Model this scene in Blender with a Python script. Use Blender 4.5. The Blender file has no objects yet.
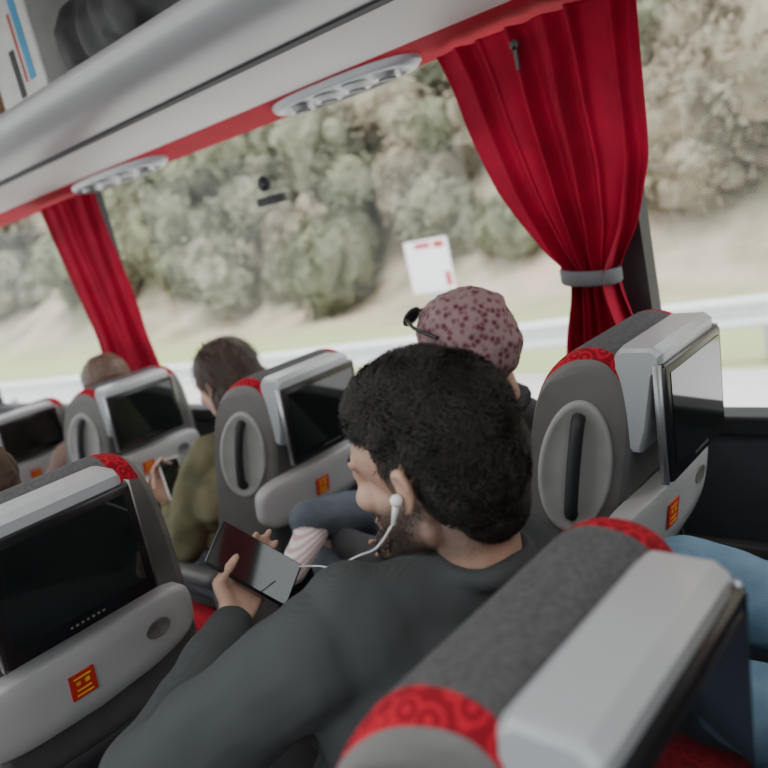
import bpy, bmesh, math, random
from mathutils import Vector, Matrix, noise
random.seed(7)
S=bpy.context.scene
COL=S.collection
V=Vector
def link(o): COL.objects.link(o); return o
# ---------------------------------------------------------------- materials
MATS={}
def mat(name,col,rough=.5,metal=0,col2=None,nscale=20,bump=0,bscale=200,spec=.5,kind='noise',detail=3,coat=0):
    if name in MATS: return MATS[name]
    m=bpy.data.materials.new(name); m.use_nodes=True
    nt=m.node_tree; N=nt.nodes; L=nt.links
    b=N['Principled BSDF']
    b.inputs['Roughness'].default_value=rough
    b.inputs['Metallic'].default_value=metal
    b.inputs['Specular IOR Level'].default_value=spec
    b.inputs['Coat Weight'].default_value=coat
    tc=N.new('ShaderNodeTexCoord')
    if col2 is None: col2=tuple(c*.86 for c in col)
    if kind=='noise':
        t=N.new('ShaderNodeTexNoise'); t.inputs['Scale'].default_value=nscale; t.inputs['Detail'].default_value=detail
        src=t.outputs['Fac']; lo,hi=.35,.65
    elif kind=='rings':
        t=N.new('ShaderNodeTexVoronoi'); t.inputs['Scale'].default_value=nscale; t.inputs['Randomness'].default_value=.35
        ma=N.new('ShaderNodeMath'); ma.operation='MULTIPLY'; ma.inputs[1].default_value=16
        si=N.new('ShaderNodeMath'); si.operation='SINE'
        L.new(t.outputs['Distance'],ma.inputs[0]); L.new(ma.outputs[0],si.inputs[0]); src=si.outputs[0]; lo,hi=-.1,.5
    elif kind=='voronoi':
        t=N.new('ShaderNodeTexVoronoi'); t.inputs['Scale'].default_value=nscale; src=t.outputs['Distance']; lo,hi=.15,.6
    elif kind=='wave':
        t=N.new('ShaderNodeTexWave'); t.inputs['Scale'].default_value=nscale; t.bands_direction='Z'; t.inputs['Distortion'].default_value=1.0; src=t.outputs['Fac']; lo,hi=.2,.8
    L.new(tc.outputs['Object'],t.inputs['Vector'])
    r=N.new('ShaderNodeValToRGB'); r.color_ramp.elements[0].position=max(lo,0); r.color_ramp.elements[1].position=hi
    r.color_ramp.elements[0].color=(*col2,1); r.color_ramp.elements[1].color=(*col,1)
    L.new(src,r.inputs['Fac']); L.new(r.outputs['Color'],b.inputs['Base Color'])
    if bump:
        if kind=='wave': bt=t.outputs['Fac']
        else:
            n2=N.new('ShaderNodeTexNoise'); n2.inputs['Scale'].default_value=bscale; n2.inputs['Detail'].default_value=4
            L.new(tc.outputs['Object'],n2.inputs['Vector']); bt=n2.outputs['Fac']
        bp=N.new('ShaderNodeBump'); bp.inputs['Strength'].default_value=bump; bp.inputs['Distance'].default_value=.004
        L.new(bt,bp.inputs['Height']); L.new(bp.outputs['Normal'],b.inputs['Normal'])
    MATS[name]=m; return m
M_fab=mat('seat_fabric_grey',(.115,.115,.120),.95,col2=(.08,.08,.085),nscale=160,bump=.5,bscale=500,spec=.2)
M_red=mat('seat_fabric_red',(.48,.012,.03),.85,col2=(.24,.006,.016),nscale=48,kind='rings',bump=.4,bscale=400,spec=.2)
M_shell=mat('shell_plastic_dark',(.105,.103,.102),.5,bump=.15,bscale=900)
M_side=mat('shell_plastic_taupe',(.15,.145,.138),.5,bump=.15,bscale=900)
M_lgrey=mat('plastic_light_grey',(.43,.45,.47),.32,col2=(.40,.42,.44),nscale=4,coat=.2)
M_tray=mat('plastic_mid_grey',(.40,.40,.40),.42,col2=(.37,.37,.37),nscale=4)
M_oval=mat('plastic_oval_grey',(.34,.34,.33),.42)
M_black=mat('bezel_black',(.012,.012,.014),.25)
M_screen=mat('screen_glass',(.010,.013,.013),.06,col2=(.008,.010,.010),nscale=2,coat=.6)
M_dark=mat('rubber_dark',(.02,.021,.024),.6)
M_sticker=mat('sticker_red',(.55,.03,.02),.4)
M_yellow=mat('sticker_yellow',(.8,.5,.05),.4)
M_white=mat('white_plastic',(.75,.75,.75),.3,col2=(.7,.7,.7))
M_icon=mat('icon_grey',(.15,.15,.15),.4)
M_metal=mat('metal_brushed',(.45,.45,.46),.35,metal=.9)
M_rack=mat('rack_silver',(.40,.40,.41),.4,metal=.15,col2=(.38,.38,.39),nscale=3)
M_panel=mat('rack_panel_light',(.72,.69,.67),.55,col2=(.69,.66,.64),nscale=2)
M_redp=mat('red_trim_panel',(.50,.010,.035),.8,col2=(.43,.01,.03),nscale=10,spec=.15)
M_cur=mat('curtain_red',(.40,.007,.034),.8,col2=(.29,.005,.025),nscale=12,bump=.15,bscale=300,spec=.2)
M_tie=mat('curtain_tie_grey',(.13,.13,.14),.7)
M_wall=mat('wall_lining',(.055,.062,.072),.75,bump=.2,bscale=300)
M_floor=mat('floor_vinyl',(.09,.09,.095),.7,nscale=40)
M_ceil=mat('ceiling_panel',(.6,.59,.57),.7,nscale=3)
M_skin2=mat('skin_light',(.56,.36,.28),.5,col2=(.50,.30,.23),nscale=25)
M_hairb=mat('hair_black',(.022,.018,.016),.6,col2=(.010,.009,.008),nscale=90,bump=.7,bscale=220,spec=.35)
M_hairbr=mat('hair_brown',(.075,.045,.032),.5,col2=(.045,.026,.019),nscale=50,bump=.6,bscale=120)
M_hoodie=mat('sweatshirt_dark_grey',(.062,.068,.070),.95,col2=(.054,.060,.062),nscale=130,kind='wave',bump=.10,spec=.15)
M_cuff=mat('ribbed_cuff',(.055,.06,.061),.95,spec=.15)
M_jeans=mat('jeans_blue',(.17,.27,.36),.9,col2=(.11,.19,.27),nscale=14,bump=.4,bscale=350,spec=.15)
M_jeansg=mat('jeans_grey',(.13,.15,.18),.9,col2=(.10,.115,.14),nscale=14,bump=.4,bscale=350,spec=.15)
M_trou=mat('trousers_black',(.03,.03,.033),.9,spec=.15)
M_green=mat('jacket_olive',(.16,.15,.085),.8,col2=(.11,.105,.06),nscale=12,bump=.5,bscale=40,spec=.2)
M_hat=mat('hat_patterned',(.27,.18,.18),.95,col2=(.11,.014,.03),nscale=70,kind='voronoi',bump=.5,bscale=200)
M_shoe=mat('shoe_dark',(.03,.03,.03),.6)
# ---------------------------------------------------------------- helpers
def mkobj(name,me,m=None,smooth=True,parent=None,kind=None,label=None):
    o=bpy.data.objects.new(name,me)
    if m: me.materials.append(m)
    if smooth:
        for p in me.polygons: p.use_smooth=True
    link(o)
    if parent:
        o.parent=parent
    if kind: o['kind']=kind
    if label: o['label']=label
    return o
def bm_obj(name,bm,m,smooth=True,parent=None,**k):
    bmesh.ops.recalc_face_normals(bm,faces=bm.faces[:])
    me=bpy.data.meshes.new(name); bm.to_mesh(me); bm.free()
    return mkobj(name,me,m,smooth,parent,**k)
def sharp(o,ang=35):
    me=o.data
    me.set_sharp_from_angle(angle=math.radians(ang)) if hasattr(me,'set_sharp_from_angle') else None
def empty(name,loc,label,cat,group=None):
    e=bpy.data.objects.new(name,None); e.location=loc; e.empty_display_size=.1; link(e)
    e['label']=label; e['category']=cat
    if group: e['group']=group
    return e
def top(o,label,cat,group=None):
    o['label']=label; o['category']=cat
    if group: o['group']=group
def adopt(o,e):
    o.parent=e; o.matrix_parent_inverse=Matrix.Translation(-V(e.location))
def box(bm,lo,hi,bev=0,seg=3,T=None):
    lo=V(lo);hi=V(hi)
    b2=bmesh.new()
    bmesh.ops.create_cube(b2,size=1)
    for v in b2.verts: v.co=V([(lo[i]+hi[i])/2+v.co[i]*(hi[i]-lo[i]) for i in range(3)])
    if bev: bmesh.ops.bevel(b2,geom=b2.edges[:],offset=bev,segments=seg,profile=.5,affect='EDGES')
    if T:
        for v in b2.verts: v.co=T(v.co)
    merge(bm,b2)
def merge(bm,b2):
    me=bpy.data.meshes.new('t'); b2.to_mesh(me); b2.free(); bm.from_mesh(me); bpy.data.meshes.remove(me)
def sph(bm,c,r,R=None,seg=20,ring=12):
    if not hasattr(r,'__len__'): r=(r,r,r)
    M=Matrix.Translation(V(c))@((R.to_4x4()) if R else Matrix.Identity(4))@Matrix.Diagonal((*r,1))
    bmesh.ops.create_uvsphere(bm,u_segments=seg,v_segments=ring,radius=1,matrix=M)
def cap(bm,a,b,r1,r2=None,seg=16):
    a=V(a);b=V(b); r2=r1 if r2 is None else r2
    sph(bm,a,r1,seg=seg,ring=10); sph(bm,b,r2,seg=seg,ring=10)
    d=b-a
    if d.length<1e-5: return
    q=d.to_track_quat('Z','Y').to_matrix().to_4x4()
    bmesh.ops.create_cone(bm,cap_ends=True,segments=seg,radius1=r1,radius2=r2,depth=d.length,matrix=Matrix.Translation((a+b)/2)@q)
def remesh(bm,name,voxel,it,m,disp=0,dscale=20,wr=None):
    me=bpy.data.meshes.new(name+'_t'); bm.to_mesh(me); bm.free()
    o=bpy.data.objects.new(name+'_t',me); link(o)
    r=o.modifiers.new('r','REMESH'); r.mode='VOXEL'; r.voxel_size=voxel
    s=o.modifiers.new('s','SMOOTH'); s.iterations=it; s.factor=.5
    dg=bpy.context.evaluated_depsgraph_get(); ev=o.evaluated_get(dg)
    me2=bpy.data.meshes.new_from_object(ev)
    bpy.data.objects.remove(o); bpy.data.meshes.remove(me)
    if disp:
        nn=[v.normal.copy() for v in me2.vertices]
        for v,n in zip(me2.vertices,nn):
            p=v.co
            f=noise.noise(p*dscale)+.5*noise.noise(p*dscale*2.3)
            v.co=p+n*f*disp
    me2.materials.clear(); me2.name=name
    o=mkobj(name,me2,m); return o
def strip(name,rings,m,closed=False,capends=False,**k):
    bm=bmesh.new(); vs=[[bm.verts.new(p) for p in r] for r in rings]
    for i in range(len(rings)-1):
        n=len(rings[i])
        for j in range(n if closed else n-1):
            bm.faces.new((vs[i][j],vs[i][(j+1)%n],vs[i+1][(j+1)%n],vs[i+1][j]))
    if capends:
        bm.faces.new(vs[0]); bm.faces.new(vs[-1])
    return bm_obj(name,bm,m,**k)
def catmull(pts,n=6,closed=False):
    out=[];P=[V(p) for p in pts];m=len(P)
    rng=range(m if closed else m-1)
    for i in rng:
        p0=P[(i-1)%m] if (closed or i>0) else P[i]; p1=P[i]; p2=P[(i+1)%m]; p3=P[(i+2)%m] if (closed or i<m-2) else P[i+1]
        for k in range(n):
            t=k/n
            out.append(.5*((2*p1)+(p2-p0)*t+(2*p0-5*p1+4*p2-p3)*t*t+(3*p1-p0-3*p2+p3)*t**3))
    if not closed: out.append(P[-1])
    return out
def tube(name,pts,r,m,n=6,seg=8,**k):
    P=catmull(pts,n); rings=[]
    for i,p in enumerate(P):
        d=(P[min(i+1,len(P)-1)]-P[max(i-1,0)]).normalized()
        a=d.orthogonal().normalized() if i==0 else (pa-d*pa.dot(d)).normalized()
        pa=a; b=d.cross(a)
        rr=r(i/(len(P)-1)) if callable(r) else r
        rings.append([p+(a*math.cos(t*2*math.pi/seg)+b*math.sin(t*2*math.pi/seg))*rr for t in range(seg)])
    return strip(name,rings,m,closed=True,capends=True,**k)
def ccyl(bm,c,axis,r,d,seg=32,r2=None):
    q=V(axis).to_track_quat('Z','Y').to_matrix().to_4x4()
    bmesh.ops.create_cone(bm,cap_ends=True,segments=seg,radius1=r,radius2=r if r2 is None else r2,depth=d,matrix=Matrix.Translation(V(c))@q)
# ---------------------------------------------------------------- camera (a=right/X, b=forward/Y, z=1.5-c)
cd=bpy.data.cameras.new('camera'); cam=link(bpy.data.objects.new('camera',cd))
X=V((.6404,-.7369,-.2177)).normalized(); B=-V((.7039,.6759,-.2172)).normalized()
U=B.cross(X).normalized(); X=U.cross(B)
M=Matrix((X,U,B)).transposed().to_4x4(); M.translation=V((0,0,1.5)); cam.matrix_world=M
cd.sensor_width=36; cd.lens=35.85; cd.clip_start=.02; cd.clip_end=500
cd.dof.use_dof=True; cd.dof.focus_distance=1.15; cd.dof.aperture_fstop=3.2
S.camera=cam
# ---------------------------------------------------------------- bus shell
Y0,Y1=-1.5,4.6; XW=1.6; XL=-1.0
def setting(name,boxes,m,bev=0):
    bm=bmesh.new()
    for lo,hi in boxes: box(bm,lo,hi,bev)
    o=bm_obj(name,bm,m,smooth=False); o['kind']='structure'; return o
setting('floor',[((XL,Y0,-.06),(XW,Y1,0))],M_floor)
setting('ceiling',[((XL-.06,Y0,2.35),(XW+.06,Y1,2.41))],M_ceil)
SZ=.926; TZ=1.83
win=[(-1.44,.695),(.765,2.86),(2.93,4.54)]
def wallset(name,x0,x1):
    bx=[((x0,Y0,0),(x1,Y1,SZ-.02)),((x0,Y0,TZ),(x1,Y1,2.35))]
    return setting(name,bx,M_wall)
wallset('wall_right',XW,XW+.06); wallset('wall_left',XL-.06,XL)
setting('wall_back',[((XL,Y0-.05,0),(XW,Y0,2.35))],M_wall)
setting('wall_front',[((XL,Y1,0),(XW,Y1+.05,.9)),((XL,Y1,2.1),(XW,Y1+.05,2.35))],M_wall)
k=1
for xs,xe in ((XW,XW+.05),(XL-.05,XL)):
    edges=[(Y0,win[0][0]),(win[0][1],win[1][0]),(win[1][1],win[2][0]),(win[2][1],Y1)]
    for a,b in edges:
        setting('trim_%d'%k,[((xs,a,SZ-.02),(xe,b,TZ))],M_dark); k+=1
setting('trim_%d'%k,[((XW-.022,Y0,SZ-.045),(XW+.05,Y1,SZ))],M_dark,.008); k+=1
setting('trim_%d'%k,[((XW-.03,Y0,.60),(XW,Y1,.63))],M_shell,.008); k+=1
mg=bpy.data.materials.new('window_glass'); mg.use_nodes=True
nt=mg.node_tree; nt.nodes.clear(); o_=nt.nodes.new('ShaderNodeOutputMaterial'); mx=nt.nodes.new('ShaderNodeMixShader')
tr=nt.nodes.new('ShaderNodeBsdfTransparent'); tr.inputs[0].default_value=(.97,.98,.97,1)
gl=nt.nodes.new('ShaderNodeBsdfGlossy'); gl.inputs['Roughness'].default_value=.02
fr=nt.nodes.new('ShaderNodeLayerWeight'); fr.inputs[0].default_value=.5
pw=nt.nodes.new('ShaderNodeMath'); pw.operation='POWER'; pw.inputs[1].default_value=4
ml=nt.nodes.new('ShaderNodeMath'); ml.operation='MULTIPLY_ADD'; ml.inputs[1].default_value=.25; ml.inputs[2].default_value=.025
nt.links.new(fr.outputs['Facing'],pw.inputs[0]); nt.links.new(pw.outputs[0],ml.inputs[0])
nt.links.new(ml.outputs[0],mx.inputs[0]); nt.links.new(tr.outputs[0],mx.inputs[1]); nt.links.new(gl.outputs[0],mx.inputs[2]); nt.links.new(mx.outputs[0],o_.inputs[0])
k=1
for xs in (XW+.02,XL-.02):
    for a,b in win:
        bm=bmesh.new(); vs=[bm.verts.new(p) for p in ((xs,a,SZ-.02),(xs,b,SZ-.02),(xs,b,TZ),(xs,a,TZ))]; bm.faces.new(vs)
        o=bm_obj('window_%d'%k,bm,mg,smooth=False); o['kind']='structure'; k+=1
# ---------------------------------------------------------------- luggage rack
rk=empty('luggage_rack',(1.3,1.5,1.83),'silver grey overhead luggage rack with red strip above the windows','luggage rack')
def prof(name,pts,m,sm=True):
    rings=[[V((x,y,z)) for x,z in pts] for y in (Y0+.01,Y1-.01)]
    o=strip(name,rings,m,closed=True,capends=True,smooth=sm); sharp(o,30); adopt(o,rk); return o
prof('red_strip',[(1.598,1.812),(1.425,1.830),(1.425,1.85),(1.598,1.85)],M_redp,False)
pp=catmull([(1.425,0,1.831),(1.32,0,1.838),(1.25,0,1.845),(1.19,0,1.858),(1.172,0,1.868)],4)
prof('underside_panel',[(p.x,p.z) for p in pp]+[(1.19,1.89),(1.425,1.87)],M_panel)
pp=catmull([(1.172,0,1.862),(1.10,0,1.868),(1.04,0,1.882),(1.0,0,1.91),(.988,0,1.94),(1.0,0,1.962),(1.025,0,1.968),(1.05,0,1.95),(1.07,0,1.925)],5)
prof('front_rail',[(p.x,p.z) for p in pp]+[(1.16,1.90)],M_rack)
prof('groove_strip',[(1.19,1.853),(1.172,1.857),(1.172,1.872),(1.19,1.872)],M_dark,False)
prof('shelf',[(1.07,1.90),(1.598,1.90),(1.598,1.925),(1.07,1.925)],M_shell,False)
def lamp(y,ln):
    e=empty('reading_lamp_panel',(1.50,y,1.82),'oval light grey reading lamp and air nozzle panel under the rack','lamp','reading lamp panels')
    n=48
    def ov(s,z):
        out=[]
        for i in range(n):
            t=2*math.pi*i/n; c,s_=math.cos(t),math.sin(t)
            yy=math.copysign(abs(c)**.8,c)*ln/2*s; xx=math.copysign(abs(s_)**.9,s_)*.068*s
            out.append(V((1.505+xx,y+yy,z-.11*xx)))
        return out
    rings=[ov(1.0,1.835),ov(1.0,1.812),ov(.95,1.802),ov(.86,1.800),ov(.82,1.806)]
    o=strip('panel',rings,M_lgrey,closed=True,capends=True); sharp(o,40); adopt(o,e)
    for dy,kind in ((-.15,'air_nozzle'),(-.05,'reading_light'),(.05,'reading_light'),(.15,'air_nozzle')):
        bm=bmesh.new()
        ccyl(bm,(1.505,y+dy*ln/.5,1.800),(0,0,1),.034,.012,r2=.038)
        o=bm_obj(kind,bm,M_metal if kind=='air_nozzle' else M_white); sharp(o,40); adopt(o,e)
        bm=bmesh.new(); ccyl(bm,(1.505,y+dy*ln/.5,1.793),(0,0,1),.022,.006)
        o=bm_obj('nozzle_centre',bm,M_shell); sharp(o,40); adopt(o,e)
for y,ln in ((1.36,.5),(2.48,.6)): lamp(y,ln)
# luggage
cart=empty('carton_box',(1.2,2.12,1.926),'white carton with blue and red print on the rack','box')
bm=bmesh.new(); box(bm,(1.075,1.97,1.927),(1.35,2.24,2.30),.004,1); o=bm_obj('body',bm,mat('carton_white',(.62,.62,.6),.7),False); adopt(o,cart)
bm=bmesh.new()
box(bm,(1.0730,2.012,2.03),(1.0752,2.045,2.29)); o=bm_obj('blue_print',bm,mat('print_blue',(.05,.28,.48),.6),False); adopt(o,cart)
bm=bmesh.new(); box(bm,(1.0730,2.060,2.03),(1.0752,2.072,2.20)); o=bm_obj('red_print',bm,mat('print_red',(.45,.07,.05),.6),False); adopt(o,cart)
bm=bmesh.new(); box(bm,(1.0730,2.090,2.00),(1.0752,2.12,2.12)); o=bm_obj('black_print',bm,M_dark,False); adopt(o,cart)
bm=bmesh.new(); box(bm,(1.06,2.26,1.927),(1.36,2.75,2.12),.006,2); o=bm_obj('cardboard_box',bm,mat('cardboard',(.33,.18,.11),.8),False); top(o,'brown cardboard box lying on the luggage rack','box')
bm=bmesh.new()
for i in range(9): sph(bm,(1.19+random.uniform(-.04,.08),1.36+i*.065,2.05+random.uniform(-.02,.04)),(.12,.08,.12))
o=remesh(bm,'bag',.012,4,mat('bag_black',(.03,.03,.032),.6,bump=.6,bscale=30),.012,14); top(o,'soft black travel bag on the luggage rack','bag')
# ---------------------------------------------------------------- curtains
def curtain(name,keys,x0,nf,amp,label,seed):
    keys=sorted(keys,key=lambda k:-k[0]); rings=[]; NU=170
    zt,zb=keys[0][0],keys[-1][0]
    pts=catmull([V((k[0],k[1],k[2])) for k in keys],8)
    wmax=max(abs(k[1]-k[2]) for k in keys)
    for p in pts:
        z,yl,yr=p; w=abs(yl-yr); r=[]
        t=(zt-z)/(zt-zb)
        for j in range(NU+1):
            u=j/NU
            ph=u*nf*2*math.pi+2.6*noise.noise(V((u*3,t*1.2,seed)))
            sq=math.sin(ph)+.5*math.sin(1.63*ph+t*2+seed)
            a=amp*(.75+.5*(1-w/wmax))*(.8+1.0*noise.noise(V((u*5,t*2,seed+9))))
            bulge=.015*math.sin(u*math.pi)*(w/wmax)
            r.append(V((x0-bulge+a*sq,yl+(yr-yl)*u+.006*math.cos(ph),z)))
        rings.append(r)
    o=strip(name,rings,M_cur)
    s=o.modifiers.new('s','SOLIDIFY'); s.thickness=.0015
    return o
e=empty('curtain',(1.53,.8,.95),'red pleated window curtain gathered with a grey tie band','curtain','red window curtains')
K=[(1.5+.305,1.08,.612),(1.5+.22,1.05,.618),(1.63,1.03,.624),(1.5,.99,.632),(1.44,.962,.648),(1.37,.92,.672),(1.32,.885,.700),(1.268,.842,.730),(1.22,.845,.730),(1.11,.875,.705),(.95,.90,.69)]
o=curtain('curtain_cloth',K,1.535,6.5,.020,'',1.0); adopt(o,e)
rings=[]
for z,s in ((1.285,1.0),(1.28,1.06),(1.256,1.06),(1.251,1.0)):
    rings.append([V((1.525+.048*s*math.cos(t*2*math.pi/40),.786+.064*s*math.sin(t*2*math.pi/40),z+.10*(.068*math.sin(t*2*math.pi/40)))) for t in range(40)])
o=strip('tie_band',rings,M_tie,closed=True); s=o.modifiers.new('s','SOLIDIFY'); s.thickness=.004; adopt(o,e)
bm=bmesh.new(); ccyl(bm,(1.50,.86,1.765),(1,0,0),.010,.006); box(bm,(1.497,.855,1.715),(1.503,.865,1.765),.002,1); o=bm_obj('curtain_hook',bm,M_shell); adopt(o,e)
e=empty('curtain',(1.53,2.8,.95),'red pleated window curtain hanging loose beside the window post','curtain','red window curtains')
K=[(1.805,3.16,2.70),(1.6,3.12,2.69),(1.4,3.06,2.66),(1.25,3.02,2.64),(1.12,3.03,2.60),(.95,3.04,2.58)]
o=curtain('curtain_cloth',K,1.535,6,.016,'',5.0); adopt(o,e)
e=empty('suction_cup_hook',(XW+.01,1.84,1.62),'small black suction cup with bar stuck on the window glass','hook')
bm=bmesh.new(); ccyl(bm,(XW+.008,1.85,1.655),(1,0,0),.023,.014); o=bm_obj('suction_cup',bm,M_dark); adopt(o,e)
bm=bmesh.new(); box(bm,(XW-.004,1.775,1.590),(XW+.016,1.895,1.616),.004,2); o=bm_obj('bar',bm,M_dark); adopt(o,e)
# ---------------------------------------------------------------- seats
TH=math.radians(12)
def T(p):
    x,y,h=p
    return V((x,y*math.cos(TH)-h*math.sin(TH),.45+y*math.sin(TH)+h*math.cos(TH)))
def wid(h): return .232 if h<.36 else .232-.048*min(1,((h-.36)/.39))**1.3
PF=[(.08,0),(.095,.12),(.075,.3),(.068,.47),(.070,.60),(.060,.69),(.028,.735),(-.015,.748),(-.050,.735),(-.075,.69),(-.085,.6),(-.08,.45),(-.07,.25),(-.065,0)]
PFc=[(p.x,p.y) for p in catmull([(a,b,0) for a,b in PF],5)]
def chm(y,h): return .62*(wid(h)/.232)*max(0,.055-y)
def sec(t,idx):
    k=0 if abs(t)<.6 else .20*((abs(t)-.6)/.4)**3
    out=[]
    for y,h in idx:
        cy,ch=.0,min(h,.60)
        y2=cy+(y-cy)*(1-k); h2=ch+(h-ch)*(1-k*.8)
        x=t*wid(h)
        if t<-.6: x+=((-t-.6)/.4)*chm(y2,h)
        out.append(T((x,y2,h2)))
    return out
SPL=43
front=PFc[:SPL+1]; rear=PFc[SPL:]
def lin(a,b,n): return [a+(b-a)*i/n for i in range(n+1)]
def build_seat(loc,label,sz=1,group='coach passenger seats'):
    s=empty('passenger_seat',loc,label,'seat',group)
    def P(o,nm=None):
        o.parent=s; return o
    P(strip('backrest_fabric',[sec(t,front) for t in lin(-.70,.70,14)],M_fab))
    for sg in (-1,1):
        P(strip('red_trim',[sec(t*sg,front) for t in lin(.70,.93,8)],M_red))
        bm=bmesh.new(); rr=[sec(t*sg,PFc) for t in lin(.93,1,5)]
        vs=[[bm.verts.new(p) for p in r] for r in rr]
        for i in range(len(rr)-1):
            for j in range(len(rr[0])-1): bm.faces.new((vs[i][j],vs[i][j+1],vs[i+1][j+1],vs[i+1][j]))
        ce=vs[-1]
        n=len(ce)
        for j in range((n-1)//2):
            a,b,c,d=ce[j],ce[j+1],ce[n-2-j],ce[n-1-j]
            try:
                if len({a,b,c,d})==4: bm.faces.new((a,b,c,d))
                elif len({a,b,d})==3: bm.faces.new((a,b,d))
            except: pass
        o=P(bm_obj('side_shell',bm,M_side)); sharp(o,50)
    P(strip('rear_shell',[sec(t,rear) for t in lin(-.93,.93,16)],M_shell))
    def ovp(ry,rh,off,n=40,cy=-.010,chh=.56):
        out=[]
        for i in range(n):
            a=2*math.pi*i/n; y=cy+ry*math.cos(a); h=chh+rh*math.sin(a)
            out.append(T((-wid(h)+chm(y,h)-off,y-off*.5,h)))
        return out
    hg=P(strip('grab_handle',[ovp(.052,.112,-.002),ovp(.052,.112,.004),ovp(.049,.108,.006),ovp(.045,.102,.006),ovp(.041,.096,.003),ovp(.02,.04,.002),ovp(.001,.001,.002)],M_oval,closed=True)); sharp(hg,60)
    b=tube('handle_bar',[T((-wid(h)+chm(yy,h)-o2,yy-o2*.5,h)) for h,o2,yy in ((.480,.002,-.010),(.493,.014,-.008),(.56,.019,-.007),(.630,.014,-.008),(.645,.002,-.010))],.011,M_dark); b.parent=hg
    # monitor hood
    hp=[(-.045,.742),(-.056,.756),(-.108,.765),(-.122,.757),(-.124,.738),(-.112,.724),(-.106,.62),(-.098,.585),(-.07,.58),(-.045,.66)]
    hx=lambda t:-.128+.24*t
    rings=[]
    for t,k in ((0,.16),(.02,.05),(.06,0),(.94,0),(.98,.05),(1,.16)):
        rings.append([T((hx(t),-.085+(y+.085)*(1-k),.69+(h-.69)*(1-k*.7))) for y,h in hp])
    o=P(strip('monitor_hood',rings,M_lgrey,closed=True,capends=True)); sharp(o,32)
    al=math.radians(8)
    def TM(p):
        x,y,h=p
        yy=-.120+y*math.cos(al)+h*math.sin(al); hh=.744+h*math.cos(al)-y*math.sin(al)
        return T((x,yy,hh))
    bm=bmesh.new(); box(bm,(-.134,-.012,-.192),(.118,.010,-.004),.006,2,TM); mo=P(bm_obj('monitor',bm,M_black)); sharp(mo,30)
    bm=bmesh.new(); box(bm,(-.118,-.0135,-.165),(.102,-.011,-.018),.0,1,TM); o=bm_obj('screen',bm,M_screen,False); o.parent=mo
    bm=bmesh.new()
    for i in range(7): box(bm,(-.035+i*.009,-.0130,-.179),(-.031+i*.009,-.0118,-.176),0,1,TM)
    o=bm_obj('button_icons',bm,M_icon,False); o.parent=mo
    for xa,xb in ((-.138,-.1335),(.1175,.122)):
        bm=bmesh.new(); box(bm,(xa,-.006,-.194),(xb,.008,-.002),.001,1,TM); o=bm_obj('side_rim',bm,M_metal); o.parent=mo
    # folding tray
    n=56
    def tr_(s,y):
        out=[]
        for i in range(n):
            a=2*math.pi*i/n; c,q=math.cos(a),math.sin(a)
            x=math.copysign(abs(c)**.35,c)*.212*s; h=math.copysign(abs(q)**.55,q)*.066*s
            h=h*(1-.9*max(0,x)) if q<0 else h*(1-.25*max(0,-x))
            out.append(T((x,y-.018*(1-(x/.22)**2),.442+h)))
        return out
    tr=P(strip('folding_tray',[tr_(.98,-.070),tr_(1,-.092),tr_(.985,-.100),tr_(.93,-.104),tr_(.5,-.104),tr_(.05,-.104)],M_tray,closed=True,capends=True)); sharp(tr,50)
    def disc(cx,ch,rx,rh,y0,y1,nn=28):
        return [[T((cx+rx*k*math.cos(2*math.pi*i/nn),y-.018*(1-(cx/.22)**2),ch+rh*k*math.sin(2*math.pi*i/nn))) for i in range(nn)] for k,y in ((1,y0),(1,y1),(.8,y1),(.7,y0-.003),(.02,y0-.003))]
    o=strip('cup_recess',disc(.125,.452,.024,.017,-.103,-.1075),M_side,closed=True); sharp(o,40); o.parent=tr
    bm=bmesh.new()
    TS=lambda p:T((p[0],p[1]-.018*(1-(p[0]/.22)**2),p[2]+.01))
    box(bm,(-.045,-.1070,.410),(-.002,-.1040,.455),0,1,TS); st=bm_obj('sticker',bm,M_sticker,False); st.parent=tr
    bm=bmesh.new()
    for bx in (((-.038,.446),(-.009,.449)),((-.035,.435),(-.028,.441)),((-.020,.434),(-.012,.441)),((-.036,.424),(-.011,.427)),((-.038,.415),(-.009,.418))):
        box(bm,(bx[0][0],-.1076,bx[0][1]),(bx[1][0],-.1069,bx[1][1]),0,1,TS)
    o=bm_obj('sticker_print',bm,M_yellow,False); o.parent=st
    o=P(strip('magazine_pocket',[[T((x,-.072-.03*math.sin(math.pi*(i/14))**.5*(h/.30)-.004,h)) for i,x in enumerate(lin(-.18,.18,14))] for h in lin(.04,.30,8)],M_dark)); m_=o.modifiers.new('s','SOLIDIFY'); m_.thickness=.004
    bm=bmesh.new(); box(bm,(-.15,.02,.33),(.15,.50,.475),.04,5); P(bm_obj('seat_cushion',bm,M_fab))
    for sg in (-1,1):
        bm=bmesh.new(); box(bm,(min(sg*.15,sg*.232),.01,.325),(max(sg*.15,sg*.232),.50,.49),.03,4); P(bm_obj('cushion_bolster',bm,M_red))
        bm=bmesh.new()
        box(bm,(sg*.255-.025,.02,.64),(sg*.255+.025,.36,.685),.018,4)
        box(bm,(sg*.255-.015,-.03,.40),(sg*.255+.015,.05,.66),.01,2); P(bm_obj('armrest',bm,M_shell))
        bm=bmesh.new(); box(bm,(sg*.17-.02,.08,.0),(sg*.17+.02,.42,.03),.006,2); box(bm,(sg*.17-.015,.17,.02),(sg*.17+.015,.33,.34),.008,2); P(bm_obj('leg',bm,M_metal))
    bm=bmesh.new(); box(bm,(-.235,-.0,.26),(.235,.48,.335),.02,3); P(bm_obj('seat_frame',bm,M_shell))
    s.scale=(1,1,sz)
    return s
base=build_seat((.452,.335+.150,0),'grey and red coach seat holding the man in the dark sweatshirt',1.0)
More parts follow.
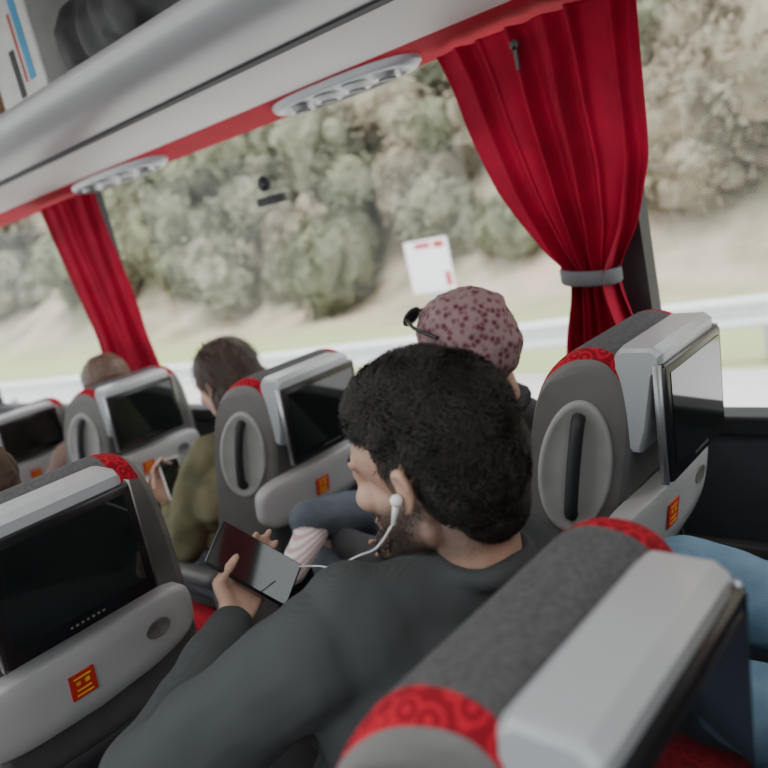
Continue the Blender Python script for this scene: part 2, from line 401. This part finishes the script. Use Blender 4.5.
def clone(src,loc,label,sz):
    n=src.copy(); link(n); n.location=loc; n.scale=(1,1,sz); n['label']=label
    def rec(a,b):
        for c in a.children:
            d=c.copy(); link(d); d.parent=b; rec(c,d)
    rec(src,n); return n
clone(base,(.435,1.285+.130,0),'grey and red coach seat with black screen and red sticker tray',1.022)
clone(base,(1.225,.60+.150,0),'grey and red coach seat at the window beside the tied curtain',1.03)
clone(base,(1.235,1.53+.140,0),'grey and red window coach seat behind the olive jacket passenger',1.0)
clone(base,(1.27,2.44+.146,0),'grey and red window coach seat beside the loose curtain',.975)
clone(base,(1.25,3.35+.156,0),'grey and red window coach seat with empty cushion',.88)
clone(base,(1.25,-.34+.156,0),'grey and red window coach seat carrying the passenger in jeans',1)
# ---------------------------------------------------------------- people
def head_prims(bm,C,R):
    W=lambda p:V(C)+R@V(p)
    sph(bm,W((0,-.012,.03)),(.074,.093,.082),R)
    sph(bm,W((0,.035,-.035)),(.056,.058,.075),R)
    sph(bm,W((0,.03,.035)),(.064,.062,.058),R)
    cap(bm,W((-.048,.0,-.06)),W((-.012,.078,-.098)),.018,.017); cap(bm,W((.048,.0,-.06)),W((.012,.078,-.098)),.018,.017)
    sph(bm,W((0,.078,-.098)),.021,R)
    cap(bm,W((0,.088,.018)),W((0,.108,-.022)),.009,.013)
    for s in (-1,1):
        sph(bm,W((s*.011,.102,-.027)),.009,R)
        cap(bm,W((s*.012,.088,.03)),W((s*.045,.074,.03)),.010,.009)
        sph(bm,W((s*.033,.075,-.015)),(.022,.02,.018),R)
        sph(bm,W((s*.029,.078,.012)),.0145,R)
        e0=[(s*.072,.004,.010),(s*.079,-.004,.020),(s*.083,-.014,.020),(s*.085,-.020,.008),(s*.083,-.018,-.008),(s*.078,-.008,-.022),(s*.073,.002,-.026)]
        for a,b in zip(e0,e0[1:]): cap(bm,W(a),W(b),.005)
        sph(bm,W((s*.077,-.008,0)),(.004,.012,.020),R)
    cap(bm,W((-.02,.090,-.052)),W((.02,.090,-.052)),.0075); cap(bm,W((-.016,.089,-.062)),W((.016,.089,-.062)),.0085)
def hand_prims(bm,w,F,P,left,curls,sc=1,tc=(.5,.6)):
    F=V(F).normalized(); P=V(P); P=(P-F*P.dot(F)).normalized()
    Tm=P.cross(F) if left else F.cross(P)
    w=V(w)
    L=[(.040,.025,.020),(.045,.028,.022),(.042,.026,.021),(.033,.020,.018)]; off=[.029,.010,-.010,-.028]; rad=[.0092,.0095,.009,.008]
    for i in range(4):
        kn=w+F*(.088-.006*abs(i-1))*sc+Tm*off[i]*sc
        cap(bm,w+Tm*off[i]*.6*sc+F*.01,kn,.0145*sc,.0115*sc)
        p=kn; an=0
        for j in range(3):
            an+=curls[i]*(.8,1.1,.8)[j]
            q=p+(F*math.cos(an)+P*math.sin(an))*L[i][j]*sc
            cap(bm,p,q,rad[i]*(1-.1*j)*sc,rad[i]*(1-.1*(j+1))*sc,12); p=q
    a=w+F*.02*sc+Tm*.022*sc; b=a+(Tm*.65+F*.6+P*.25).normalized()*.045*sc
    c=b+(Tm*(.5-tc[0]*.5)+F*.85+P*tc[0]*.6).normalized()*.032*sc; d=c+(F*.9+P*tc[1]-Tm*.15).normalized()*.026*sc
    cap(bm,w+F*.015,b,.016*sc,.0125*sc); cap(bm,b,c,.0115*sc,.0105*sc,12); cap(bm,c,d,.0105*sc,.009*sc,12)
def torso(bm,J,g=0,arms=True):
    pe,ch,nk,sl,sr=[V(J[k]) for k in ('pelvis','chest','neck','shL','shR')]
    ax=(sr-sl).normalized(); 
    cap(bm,pe-V((.07,0,0)),pe+V((.07,0,0)),.115+g)
    mid=(pe*.55+ch*.45)
    cap(bm,mid-ax*.05,mid+ax*.05,.11+g)
    cap(bm,pe,mid,.13+g,.125+g); cap(bm,mid,ch,.125+g,.13+g)
    cap(bm,ch-ax*.065,ch+ax*.065,.12+g,.12+g)
    for s in (sl,sr):
        inn=s+(nk-s)*.25
        cap(bm,ch+(s-ch)*.35,inn,.105+g,.062+g)
        cap(bm,nk-V((0,0,.035)),inn+V((0,0,.008)),.050+g*.6,.05+g)
    if arms:
        for q in ('L','R'):
            s,e,w=[V(J[k+q]) for k in ('sh','el','wr')]
            cap(bm,s,e,.056+g,.043+g); cap(bm,e,w,.043+g,.027+g*.6)
def legs(bm,J,g=0):
    pe=V(J['pelvis'])
    for q,s in (('L',-1),('R',1)):
        k,a=V(J['kn'+q]),V(J['an'+q])
        h=pe+V((s*.085,0,-.01))
        cap(bm,h,k,.088+g,.058+g); cap(bm,k,a,.058+g,.036+g*1.2)
def R_head(yaw,pitch,roll=0):
    return Matrix.Rotation(math.radians(yaw),3,'Z')@Matrix.Rotation(math.radians(pitch),3,'X')@Matrix.Rotation(math.radians(roll),3,'Y')
def person(label,J,skin,topm,pants,hair,hairm,yaw=0,pitch=-10,roll=0,vox=.008,hands=None,wr=.006,shoes=True,group=None,hdisp=.004,hs=1,tg=.010):
    C=V(J['head']); R=R_head(yaw,pitch,roll)*hs
    pe=V(J['pelvis'])
    e=empty('person',(pe.x,pe.y,0),label,'person',group)
    bm=bmesh.new(); head_prims(bm,C,R); nk=V(J['neck'])
    cap(bm,C+R@V((0,-.03,-.05)),nk,.052,.058)
    torso(bm,J,-.008); legs(bm,J,-.012)
    for q in ('L','R'):
        hd=(hands or {}).get(q)
        w=V(J['wr'+q]); el=V(J['el'+q])
        if hd: hand_prims(bm,w,hd[0],hd[1],q=='L',hd[2],hd[3] if len(hd)>3 else 1,hd[4] if len(hd)>4 else (.5,.6))
        else: hand_prims(bm,w,(w-el),(0,-.2,-1),q=='L',(.35,.4,.45,.5))
    o=remesh(bm,'body',vox,3,skin); adopt(o,e); body=o
    bm=bmesh.new(); torso(bm,J,tg)
    n2=(C+R@V((0,-.03,-.05))-nk).normalized(); a=n2.orthogonal().normalized(); b=n2.cross(a); cc=nk+n2*.012
    ring=[cc+(a*math.cos(t*math.pi/8)+b*math.sin(t*math.pi/8))*.064 for t in range(17)]
    for p,q in zip(ring,ring[1:]): cap(bm,p,q,.012,seg=10)
    o=remesh(bm,'top_garment',max(vox,.007) if tg<.012 else .006,4,topm,wr,10); adopt(o,e)
    bm=bmesh.new(); legs(bm,J,.008); cap(bm,pe-V((.07,0,0)),pe+V((.07,0,0)),.118)
    o=remesh(bm,'trousers',max(vox,.008),4,pants,.006,12); adopt(o,e)
    for q in ('L','R'):
        w=V(J['wr'+q]); el=V(J['el'+q]); d=(w-el).normalized()
        bm=bmesh.new(); cap(bm,w-d*.035,w-d*.008,.039,.036)
        o=remesh(bm,'cuff',.005,2,M_cuff if topm==M_hoodie else topm); adopt(o,e)
        if shoes:
            a=V(J['an'+q]); f=J.get('foot'+q,(0,1,0)); f=V(f).normalized()
            bm=bmesh.new(); cap(bm,a-V((0,0,.03))-f*.03,a-V((0,0,.045))+f*.13,.04,.032); cap(bm,a,a-V((0,0,.03)),.042,.042)
            m=J.get('shoe',M_shoe); o=remesh(bm,'shoe',.006,2,m); adopt(o,e)
    if hair:
        bm=bmesh.new()
        for c,r in hair: sph(bm,C+R@V(c),r,R)
        o=remesh(bm,'hair',.006 if hs==1 else .004,3 if hs==1 else 5,hairm,hdisp,45 if hs==1 else 60); adopt(o,e)
    return e,C,R,body
def ribbons(name,C,R,srcs,n,ln,wd,m,cond,curl=.6,down=0,lift=.8):
    bm=bmesh.new(); tries=0;c=0
    while c<n and tries<n*12:
        tries+=1
        ce,r=random.choice(srcs)
        d=V((random.gauss(0,1),random.gauss(0,1),random.gauss(0,1))).normalized()
        p=V(ce)+V((d.x*r[0],d.y*r[1],d.z*r[2]))
        if not cond(p): continue
        ins=False
        for c2,r2 in srcs:
            q=p-V(c2)
            if (q.x/r2[0])**2+(q.y/r2[1])**2+(q.z/r2[2])**2<.93: ins=True;break
        if ins: continue
        nrm=V((d.x/r[0],d.y/r[1],d.z/r[2])).normalized()
        nz=noise.noise_vector(p*28)
        tan=nrm.cross(V((random.gauss(0,.35),random.gauss(0,.35),random.gauss(0,.35)))+nz*2).normalized()
        if down: tan=(tan*.35+(V((0,-.25,-1))-nrm*V((0,-.25,-1)).dot(nrm))*down).normalized()
        sd=nrm.cross(tan).normalized(); l=ln*random.uniform(.6,1.3)*(1 if p.z>.0 else .6); prev=None; q=p-nrm*.002; dirv=(nrm*lift+tan*.5).normalized()
        for i in range(4):
            w=wd*(1-i/3.5)
            a=bm.verts.new(C+R@(q-sd*w)); b=bm.verts.new(C+R@(q+sd*w))
            if prev: bm.faces.new((prev[0],prev[1],b,a))
            prev=(a,b); q=q+dirv*(l/3); dirv=(dirv+tan*curl-nrm*curl*.35).normalized()
        c+=1
    me=bpy.data.meshes.new(name); bm.to_mesh(me); bm.free()
    return mkobj(name,me,m)
# --- main man
J=dict(head=(.668,.588,1.190),neck=(.670,.555,1.062),chest=(.635,.60,.91),pelvis=(.47,.70,.58),
 shL=(.470,.650,1.032),elL=(.325,.850,.90),wrL=(.586,1.000,.940),
 shR=(.800,.600,.985),elR=(.95,.74,.82),wrR=(.96,.87,.85),
 knL=(.36,1.06,.60),anL=(.36,1.08,.12),knR=(.62,1.08,.60),anR=(.62,1.10,.12))
hb=[((0,-.020,.046),(.077,.093,.082)),((0,.022,.074),(.064,.062,.048)),((0,.0,.084),(.066,.075,.050)),((0,-.045,.0),(.073,.065,.080)),((0,-.056,-.045),(.055,.040,.050))]
PHc=V((.660,1.015,.990)); PL=V((.52,-.38,-.72)).normalized(); PN=V((-.15,-.72,.62)); PN=(PN-PL*PN.dot(PL)).normalized(); PS=PN.cross(PL)
J['wrL']=tuple(PHc-PS*.098+PL*.012-PN*.026)
hm={'L':(tuple(PS),tuple(PN),(.16,.18,.2,.22),.92,(1.0,-.1)),'R':((-.15,.9,.25),(-.8,-.2,.4),(.5,.5,.6,.7),.9)}
M_man=bpy.data.materials.new('skin_man'); M_man.use_nodes=True; N=M_man.node_tree.nodes; L=M_man.node_tree.links; b=N['Principled BSDF']
at=N.new('ShaderNodeAttribute'); at.attribute_name='stubble'; nz=N.new('ShaderNodeTexNoise'); nz.inputs['Scale'].default_value=420
tc=N.new('ShaderNodeTexCoord'); L.new(tc.outputs['Object'],nz.inputs['Vector'])
r=N.new('ShaderNodeValToRGB'); r.color_ramp.elements[0].position=.40; r.color_ramp.elements[1].position=.62; r.color_ramp.elements[0].color=(.92,.92,.92,1); r.color_ramp.elements[1].color=(.72,.72,.72,1); L.new(nz.outputs['Fac'],r.inputs['Fac'])
mu=N.new('ShaderNodeMath'); mu.operation='MULTIPLY'; L.new(at.outputs['Fac'],mu.inputs[0]); L.new(r.outputs['Color'],mu.inputs[1])
n3=N.new('ShaderNodeTexNoise'); n3.inputs['Scale'].default_value=22; L.new(tc.outputs['Object'],n3.inputs['Vector'])
r3=N.new('ShaderNodeValToRGB'); r3.color_ramp.elements[0].color=(.38,.225,.165,1); r3.color_ramp.elements[1].color=(.47,.295,.22,1); r3.color_ramp.elements[0].position=.35; r3.color_ramp.elements[1].position=.65; L.new(n3.outputs['Fac'],r3.inputs['Fac'])
mc=N.new('ShaderNodeMix'); mc.data_type='RGBA'; L.new(mu.outputs[0],mc.inputs[0]); L.new(r3.outputs['Color'],mc.inputs[6]); mc.inputs[7].default_value=(.028,.02,.017,1); L.new(mc.outputs[2],b.inputs['Base Color']); b.inputs['Roughness'].default_value=.5
e,C,R,body=person('man with short black hair and dark sweatshirt looking at his phone',J,M_man,M_hoodie,M_trou,hb,M_hairb,7,-9,0,.0045,hm,.008,hdisp=.0035,hs=1.08,tg=.017)
me=body.data; ca=me.attributes.new('stubble','FLOAT','POINT'); RT=R.inverted()
def ss(a,b,x): 
    t=max(0,min(1,(x-a)/(b-a))); return t*t*(3-2*t)
vals=[]
for v in me.vertices:
    p=RT@(v.co-C); m_=0
    if p.length<.2 and p.z>-.16:
        line=-.018-.22*max(0,p.y-.03)
        m_=ss(line+.008,line-.012,p.z)*ss(-.012,.006,p.y)*ss(-.135,-.118,p.z)
        if abs(p.x)<.026 and p.y>.07 and -.069<p.z<-.045: m_=0
        if p.y>.003 and p.y<.026 and abs(p.x)>.05 and -.03<p.z<.05: m_=max(m_,.9)
        if p.z>-.044 and abs(p.x)<.016 and p.y>.09: m_=0
        # faded hair around the ears and nape
        if p.y<.004 and abs(p.x)<.078:
            m_=max(m_,.75*ss(-.105,-.085,p.z)*ss(.03,-.02,p.y))
    vals.append(m_)
ca.data.foreach_set('value',vals)
o=ribbons('hair_strands',C,R,hb,24000,.0145,.0010,M_hairb,lambda p:(p.z>-.090+max(0,p.y+.05)*1.0) and not(p.y>.03 and p.z<.048) ,.55,.18,.55); adopt(o,e)
bs=[((0,.035,-.035),(.060,.062,.079)),((0,.078,-.098),(.026,.026,.026)),((-.03,.04,-.078),(.034,.054,.034)),((.03,.04,-.078),(.034,.054,.034))]
o=ribbons('beard',C,R,bs,6500,.0075,.0006,M_hairb,lambda p:p.z<-.030 and p.y>.002 and not(abs(p.x)<.022 and p.y>.08 and p.z>-.072),.6,.5); adopt(o,e)
for s in (-1,1):
    bm=bmesh.new(); cap(bm,C+R@V((s*.014,.094,.036)),C+R@V((s*.048,.076,.036)),.004,.003); o=bm_obj('eyebrow',bm,M_hairb); adopt(o,e)
    o=tube('eyelash',[C+R@V((s*.018,.090,.010)),C+R@V((s*.030,.0925,.006)),C+R@V((s*.041,.086,.009))],.0012,M_hairb); adopt(o,e)
ear=C+R@V((-.085,.000,-.006))
ep=empty('earphones',ear,'white wired earbud in the man\'s ear with thin cable','earphones')
bm=bmesh.new(); sph(bm,ear,.0075); cap(bm,ear,ear+R@V((-.005,.010,-.022)),.0042,.003); o=bm_obj('earbud',bm,M_white); adopt(o,ep)
st=ear+R@V((-.005,.010,-.022))
o=tube('cable',[st,st+V((-.002,.035,-.035)),V((.600,.69,1.085)),V((.615,.76,1.05)),V((.65,.84,1.02)),V((.70,.95,.975))],.0014,M_white,8,6); adopt(o,ep)
def phone(c,L,Nn,ln,w,th,label,frame,scr):
    L=V(L).normalized(); Nn=V(Nn); Nn=(Nn-L*Nn.dot(L)).normalized(); Sh=Nn.cross(L)
    Mx=Matrix((L,Sh,Nn)).transposed(); TT=lambda p:V(c)+Mx@V(p)
    e=empty('mobile_phone',c,label,'phone')
    bm=bmesh.new(); box(bm,(-ln/2,-w/2,-th/2),(ln/2,w/2,th/2),.0038,3,TT); o=bm_obj('phone_case',bm,frame); adopt(o,e); sharp(o,40)
    bm=bmesh.new(); box(bm,(-ln/2+.004,-w/2+.003,th/2-.001),(ln/2-.004,w/2-.003,th/2+.0006),0,1,TT); o=bm_obj('phone_screen',bm,scr,False); adopt(o,e)
phone(PHc,PL,PN,.158,.082,.009,'black smartphone held in the man\'s hand',M_black,M_screen)
# --- passenger with patterned hat (seat A)
J=dict(head=(1.225,.93,1.190),neck=(1.25,.90,1.06),chest=(1.25,.92,.88),pelvis=(1.25,.93,.58),
 shL=(1.11,.94,.96),elL=(1.05,1.12,.77),wrL=(1.10,1.30,.77),shR=(1.40,.94,.95),elR=(1.45,1.12,.77),wrR=(1.34,1.28,.77),
 knL=(1.12,1.36,.70),anL=(1.14,1.42,.2),knR=(1.28,1.36,.76),anR=(1.045,1.34,.85),footR=(-.8,-.35,-.1),shoe=mat('shoe_white_pink',(.78,.76,.75),.6,col2=(.60,.40,.42),nscale=30,kind='wave'))
e,C,R,_=person('passenger in patterned red and grey hat facing ahead',J,M_skin2,mat('coat_black',(.035,.035,.04),.8),M_jeansg,None,None,5,-8,0,.008)
bm=bmesh.new(); sph(bm,C+R@V((0,-.012,.042)),(.090,.106,.086),R); sph(bm,C+R@V((0,-.045,.0)),(.084,.075,.08),R)
o=remesh(bm,'knit_hat',.007,4,M_hat,.006,26); adopt(o,e)
sg=empty('sunglasses',C+R@V((0,.07,.115)),'dark sunglasses pushed up on the patterned hat','sunglasses')
for s in (-1,1):
    bm=bmesh.new(); sph(bm,C+R@V((s*.038,.074,.100)),(.030,.008,.022),R@Matrix.Rotation(.7,3,'X')); o=bm_obj('lens',bm,M_black); adopt(o,sg)
bm=bmesh.new(); cap(bm,C+R@V((-.014,.078,.104)),C+R@V((.014,.078,.104)),.004); o=bm_obj('bridge',bm,M_black); adopt(o,sg)
for s in (-1,1):
    o=tube('temple_arm',[C+R@V((s*.064,.070,.100)),C+R@V((s*.088,.04,.080)),C+R@V((s*.094,-.01,.05))],.004,M_black); adopt(o,sg)
# --- olive jacket (seat B)
J=dict(head=(1.25,1.80,1.125),neck=(1.25,1.77,1.00),chest=(1.23,1.80,.84),pelvis=(1.24,1.83,.56),
 shL=(1.10,1.82,.915),elL=(1.03,1.90,.71),wrL=(1.085,2.00,.80),shR=(1.39,1.82,.925),elR=(1.45,1.98,.74),wrR=(1.30,2.14,.80),
 knL=(1.12,2.24,.60),anL=(1.12,2.28,.12),knR=(1.34,2.24,.60),anR=(1.34,2.28,.12))
hl=[((0,-.02,.042),(.086,.102,.088)),((0,-.06,-.04),(.083,.062,.10)),((-.05,-.03,-.06),(.035,.05,.09)),((.05,-.03,-.06),(.035,.05,.09))]
e,C,R,_=person('passenger with brown hair and olive jacket holding a phone',J,M_skin2,M_green,M_jeansg,hl,M_hairbr,5,-15,0,.008,{'L':((.1,.3,1),(0,-.6,.3),(.6,.6,.7,.8)),},.012)
o=ribbons('hair_strands',C,R,hl,5000,.04,.0013,M_hairbr,lambda p:not(p.y>.03 and p.z<.06),.2,1.6,.15); adopt(o,e)
phone((1.10,1.975,.885),(.15,.35,.9),(-.2,-.9,.3),.12,.062,.009,'light coloured smartphone in the olive jacket passenger\'s hand',M_white,M_screen)
# --- seat C
J=dict(head=(1.34,2.68,1.09),neck=(1.33,2.65,.97),chest=(1.29,2.70,.81),pelvis=(1.26,2.74,.53),
 shL=(1.15,2.72,.89),elL=(1.07,2.86,.72),wrL=(1.12,3.02,.72),shR=(1.44,2.72,.89),elR=(1.47,2.86,.72),wrR=(1.34,3.02,.72),
 knL=(1.12,3.14,.58),anL=(1.12,3.18,.12),knR=(1.34,3.14,.58),anR=(1.34,3.18,.12))
e,C,R,_=person('passenger with light brown hair seated by the window',J,M_skin2,mat('top_brown',(.16,.10,.08),.85),M_trou,hl,mat('hair_light_brown',(.13,.075,.05),.5,col2=(.08,.042,.03),nscale=50,bump=.6,bscale=120),0,-8,0,.009)
# --- seat E
J=dict(head=(.475,1.62,1.125),neck=(.47,1.59,1.005),chest=(.46,1.62,.84),pelvis=(.45,1.64,.55),
 shL=(.29,1.64,.92),elL=(.24,1.80,.72),wrL=(.34,1.96,.72),shR=(.62,1.64,.92),elR=(.68,1.80,.72),wrR=(.56,1.96,.72),
 knL=(.34,2.06,.58),anL=(.34,2.10,.12),knR=(.56,2.06,.58),anR=(.56,2.10,.12))
e,C,R,_=person('passenger with dark brown hair in the aisle seat',J,M_skin2,mat('top_grey',(.10,.10,.11),.85),M_trou,hl[:2],M_hairbr,0,-5,0,.009)
# --- jeans passenger
J=dict(head=(1.23,-.02,1.22),neck=(1.23,-.05,1.09),chest=(1.22,-.04,.92),pelvis=(1.22,.0,.58),
 shL=(1.04,-.02,1.02),elL=(.86,.10,.80),wrL=(.76,.275,.75),shR=(1.40,-.02,1.02),elR=(1.46,.10,.76),wrR=(1.38,.26,.72),
 knL=(.90,.40,.75),anL=(.95,.56,.22),knR=(1.09,.485,.825),anR=(1.18,.60,.25))
e,C,R,_=person('seated passenger in blue jeans with hands on knees',J,M_skin2,mat('shirt_navy',(.03,.04,.07),.85),M_jeans,hb,M_hairb,0,-10,0,.007,{'L':((-.1,.9,-.05),(0,-.1,-1),(.3,.35,.4,.45))})
# ---------------------------------------------------------------- outside
GZ=-1.3
def hz(x,y):
    base=14.5+1.0*math.sin(y*.11)+.8*noise.noise(V((0,y*.12,3)))
    d=x-base
    z=GZ
    if x>11: z=GZ+.15*noise.noise(V((x*.3,y*.3,0)))*min(1,(x-11)/3)
    if d>0: z+= d*.8*min(1,.3+d/7)+ (1.1*noise.noise(V((x*.13,y*.13,1)))+.4*noise.noise(V((x*.5,y*.5,2))))*min(1,d/3)
    return z
bm=bmesh.new(); xs=[9.4+i*.7 for i in range(75)]; ys=[-30+j*1.1 for j in range(150)]
g=[[bm.verts.new((x,y,hz(x,y))) for y in ys] for x in xs]
for i in range(len(xs)-1):
    for j in range(len(ys)-1): bm.faces.new((g[i][j],g[i+1][j],g[i+1][j+1],g[i][j+1]))
mh=bpy.data.materials.new('hillside_soil'); mh.use_nodes=True; N=mh.node_tree.nodes; L=mh.node_tree.links; b=N['Principled BSDF']; b.inputs['Roughness'].default_value=1; b.inputs['Specular IOR Level'].default_value=0
geo=N.new('ShaderNodeNewGeometry'); n1=N.new('ShaderNodeTexNoise'); n1.inputs['Scale'].default_value=.5; n1.inputs['Detail'].default_value=9
L.new(geo.outputs['Position'],n1.inputs['Vector']); r=N.new('ShaderNodeValToRGB'); el=r.color_ramp.elements
el[0].position=.38; el[0].color=(.25,.24,.17,1); el[1].position=.62; el[1].color=(.48,.39,.31,1); x_=el.new(.5); x_.color=(.38,.33,.25,1)
L.new(n1.outputs['Fac'],r.inputs['Fac'])
sx=N.new('ShaderNodeSeparateXYZ'); L.new(geo.outputs['Position'],sx.inputs[0])
mr=N.new('ShaderNodeMapRange'); mr.inputs[1].default_value=13; mr.inputs[2].default_value=15.5; L.new(sx.outputs['X'],mr.inputs[0])
mc=N.new('ShaderNodeMix'); mc.data_type='RGBA'; mc.inputs[6].default_value=(.38,.41,.22,1); L.new(mr.outputs[0],mc.inputs[0]); L.new(r.outputs['Color'],mc.inputs[7]); L.new(mc.outputs[2],b.inputs['Base Color'])
o=bm_obj('hillside',bm,mh); top(o,'dry scrubby hillside with tan soil beyond the road','hillside')
bm=bmesh.new(); box(bm,(-12,-30,GZ-.1),(9.4,134,GZ)); o=bm_obj('road',bm,mat('asphalt_pale',(.60,.59,.58),.9,col2=(.54,.53,.52),nscale=.6),False); top(o,'pale sunlit asphalt road running beside the bus','road')
mb=[mat('foliage_%s'%n,c,.95,col2=c2,nscale=2.2,detail=8,spec=0) for n,c,c2 in (('olive',(.23,.235,.16),(.14,.147,.10)),('grey',(.27,.265,.20),(.17,.172,.125)),('dry',(.31,.27,.205),(.20,.175,.13)))]  # greens paled and greyed toward beige: distance haze painted into the leaf colours
meshes=[]
for k in range(6):
    bm=bmesh.new()
    for q in range(8):
        b2=bmesh.new(); rad=random.uniform(.35,.6); bmesh.ops.create_icosphere(b2,subdivisions=3,radius=rad*.85)
        off=V((random.uniform(-.55,.55),random.uniform(-.55,.55),random.uniform(.2,1.05)))
        for v in b2.verts:
            n_=v.co.normalized(); v.co=v.co+n_*(.25*noise.noise(v.co*3+V((k*7,q,0)))); v.co=v.co+off
        merge(bm,b2)
        for i in range(420):
            d=V((random.gauss(0,1),random.gauss(0,1),random.gauss(0,1))).normalized()
            rr=rad*(.8+.35*random.random()+.35*noise.noise(d*2.5+V((k,q,3))))
            p=off+d*rr; a=V((random.gauss(0,1),random.gauss(0,1),random.gauss(0,1))).normalized(); b_=a.orthogonal().normalized(); s=random.uniform(.025,.065)
            bm.faces.new([bm.verts.new(p+a*s*1.4),bm.verts.new(p+b_*s*.7),bm.verts.new(p-a*s*1.4),bm.verts.new(p-b_*s*.7)])
    me=bpy.data.meshes.new('bush_mesh'); bm.to_mesh(me); bm.free()
    me.materials.append(mb[(0,0,1,1,2,2)[k]]); meshes.append(me)
cnt=0
while cnt<295:
    u=random.random(); y=-3+u**1.25*85; x=15.5+abs(random.gauss(0,1))*(4+y*.16)
    if x>48: continue
    if x<17.5 and (y<10 or random.random()<.5): continue
    o=bpy.data.objects.new('bush',meshes[5] if (y<8 and random.random()<.7) else random.choice(meshes)); s=random.uniform(1.0,1.9)*(1+y*.006)
    o.location=(x,y,hz(x,y)-.1*s); o.scale=(s,s,s*random.uniform(.9,1.3)); o.rotation_euler=(0,0,random.uniform(0,6.3)); link(o)
    top(o,'bushy evergreen shrub growing on the dry hillside','bush','hillside shrubs'); cnt+=1
# guardrail
gp=catmull([(10.9,-8,0),(9.6,2.8,0),(8.9,6.5,0),(6.9,18.6,0),(6.2,30,0),(6.2,50,0)],8)
gr=empty('guardrail',(9.6,2.8,GZ),'white metal roadside guardrail on short posts','guardrail')
pr=[(0,.86),(-.05,.82),(-.05,.78),(0,.71),(0,.63),(-.05,.57),(-.05,.52),(0,.47),(.02,.47),(.02,.86)]
rings=[[V((p.x+a*2,p.y,GZ+h)) for a,h in pr] for p in gp]
o=strip('rail_beam',rings,mat('rail_white',(.70,.71,.72),.45,metal=.1),closed=True,capends=True,smooth=False); adopt(o,gr)
for i in range(2,len(gp)-8,2):
    p=gp[i]; bm=bmesh.new(); box(bm,(p.x+.03,p.y-.06,GZ),(p.x+.15,p.y+.06,GZ+.80),.01,1); o=bm_obj('post',bm,M_metal,False); adopt(o,gr)
# sign
sg=empty('road_sign',(9.4,7.5,GZ),'white square road sign with red marks on grey post','sign')
cz=1.5-.107*9.4
bm=bmesh.new(); box(bm,(9.39,7.08,cz-.40),(9.41,7.92,cz+.42),.004,1); o=bm_obj('sign_plate',bm,mat('sign_white',(.85,.85,.85),.5,col2=(.82,.82,.82)),False); adopt(o,sg)
bm=bmesh.new(); box(bm,(9.42,7.30,GZ),(9.5,7.65,cz+.3),.01,1); o=bm_obj('sign_post',bm,mat('post_grey',(.5,.5,.5),.5),False); adopt(o,sg)
bm=bmesh.new()
for (a,z0,b_,z1) in ((7.40,.30,7.72,.38),(7.14,.28,7.34,.38),(7.12,-.32,7.22,-.10)): box(bm,(9.386,a,cz+z0),(9.391,b_,cz+z1))
o=bm_obj('red_marks',bm,M_redp,False); adopt(o,sg)
# ---------------------------------------------------------------- light
w=bpy.data.worlds.new('world'); S.world=w; w.use_nodes=True
bg=w.node_tree.nodes['Background']; bg.inputs[0].default_value=(.93,.97,1,1); bg.inputs[1].default_value=3.1
sd=bpy.data.lights.new('sun','SUN'); sd.energy=3.4; sd.angle=math.radians(25); sd.color=(1,.97,.92)
so=link(bpy.data.objects.new('sun',sd)); so.rotation_euler=V((-.25,-.15,1)).to_track_quat('Z','Y').to_euler(); so.location=(-20,0,30)
for y in (-.6,1.2,3.0):  # unseen area lights added to brighten the cabin
    ld=bpy.data.lights.new('interior_fill','AREA'); ld.energy=11; ld.size=.5; ld.size_y=1.4; ld.shape='RECTANGLE'; ld.color=(1,.98,.95)
    lo=link(bpy.data.objects.new('interior_fill',ld)); lo.location=(.1,y,2.33)
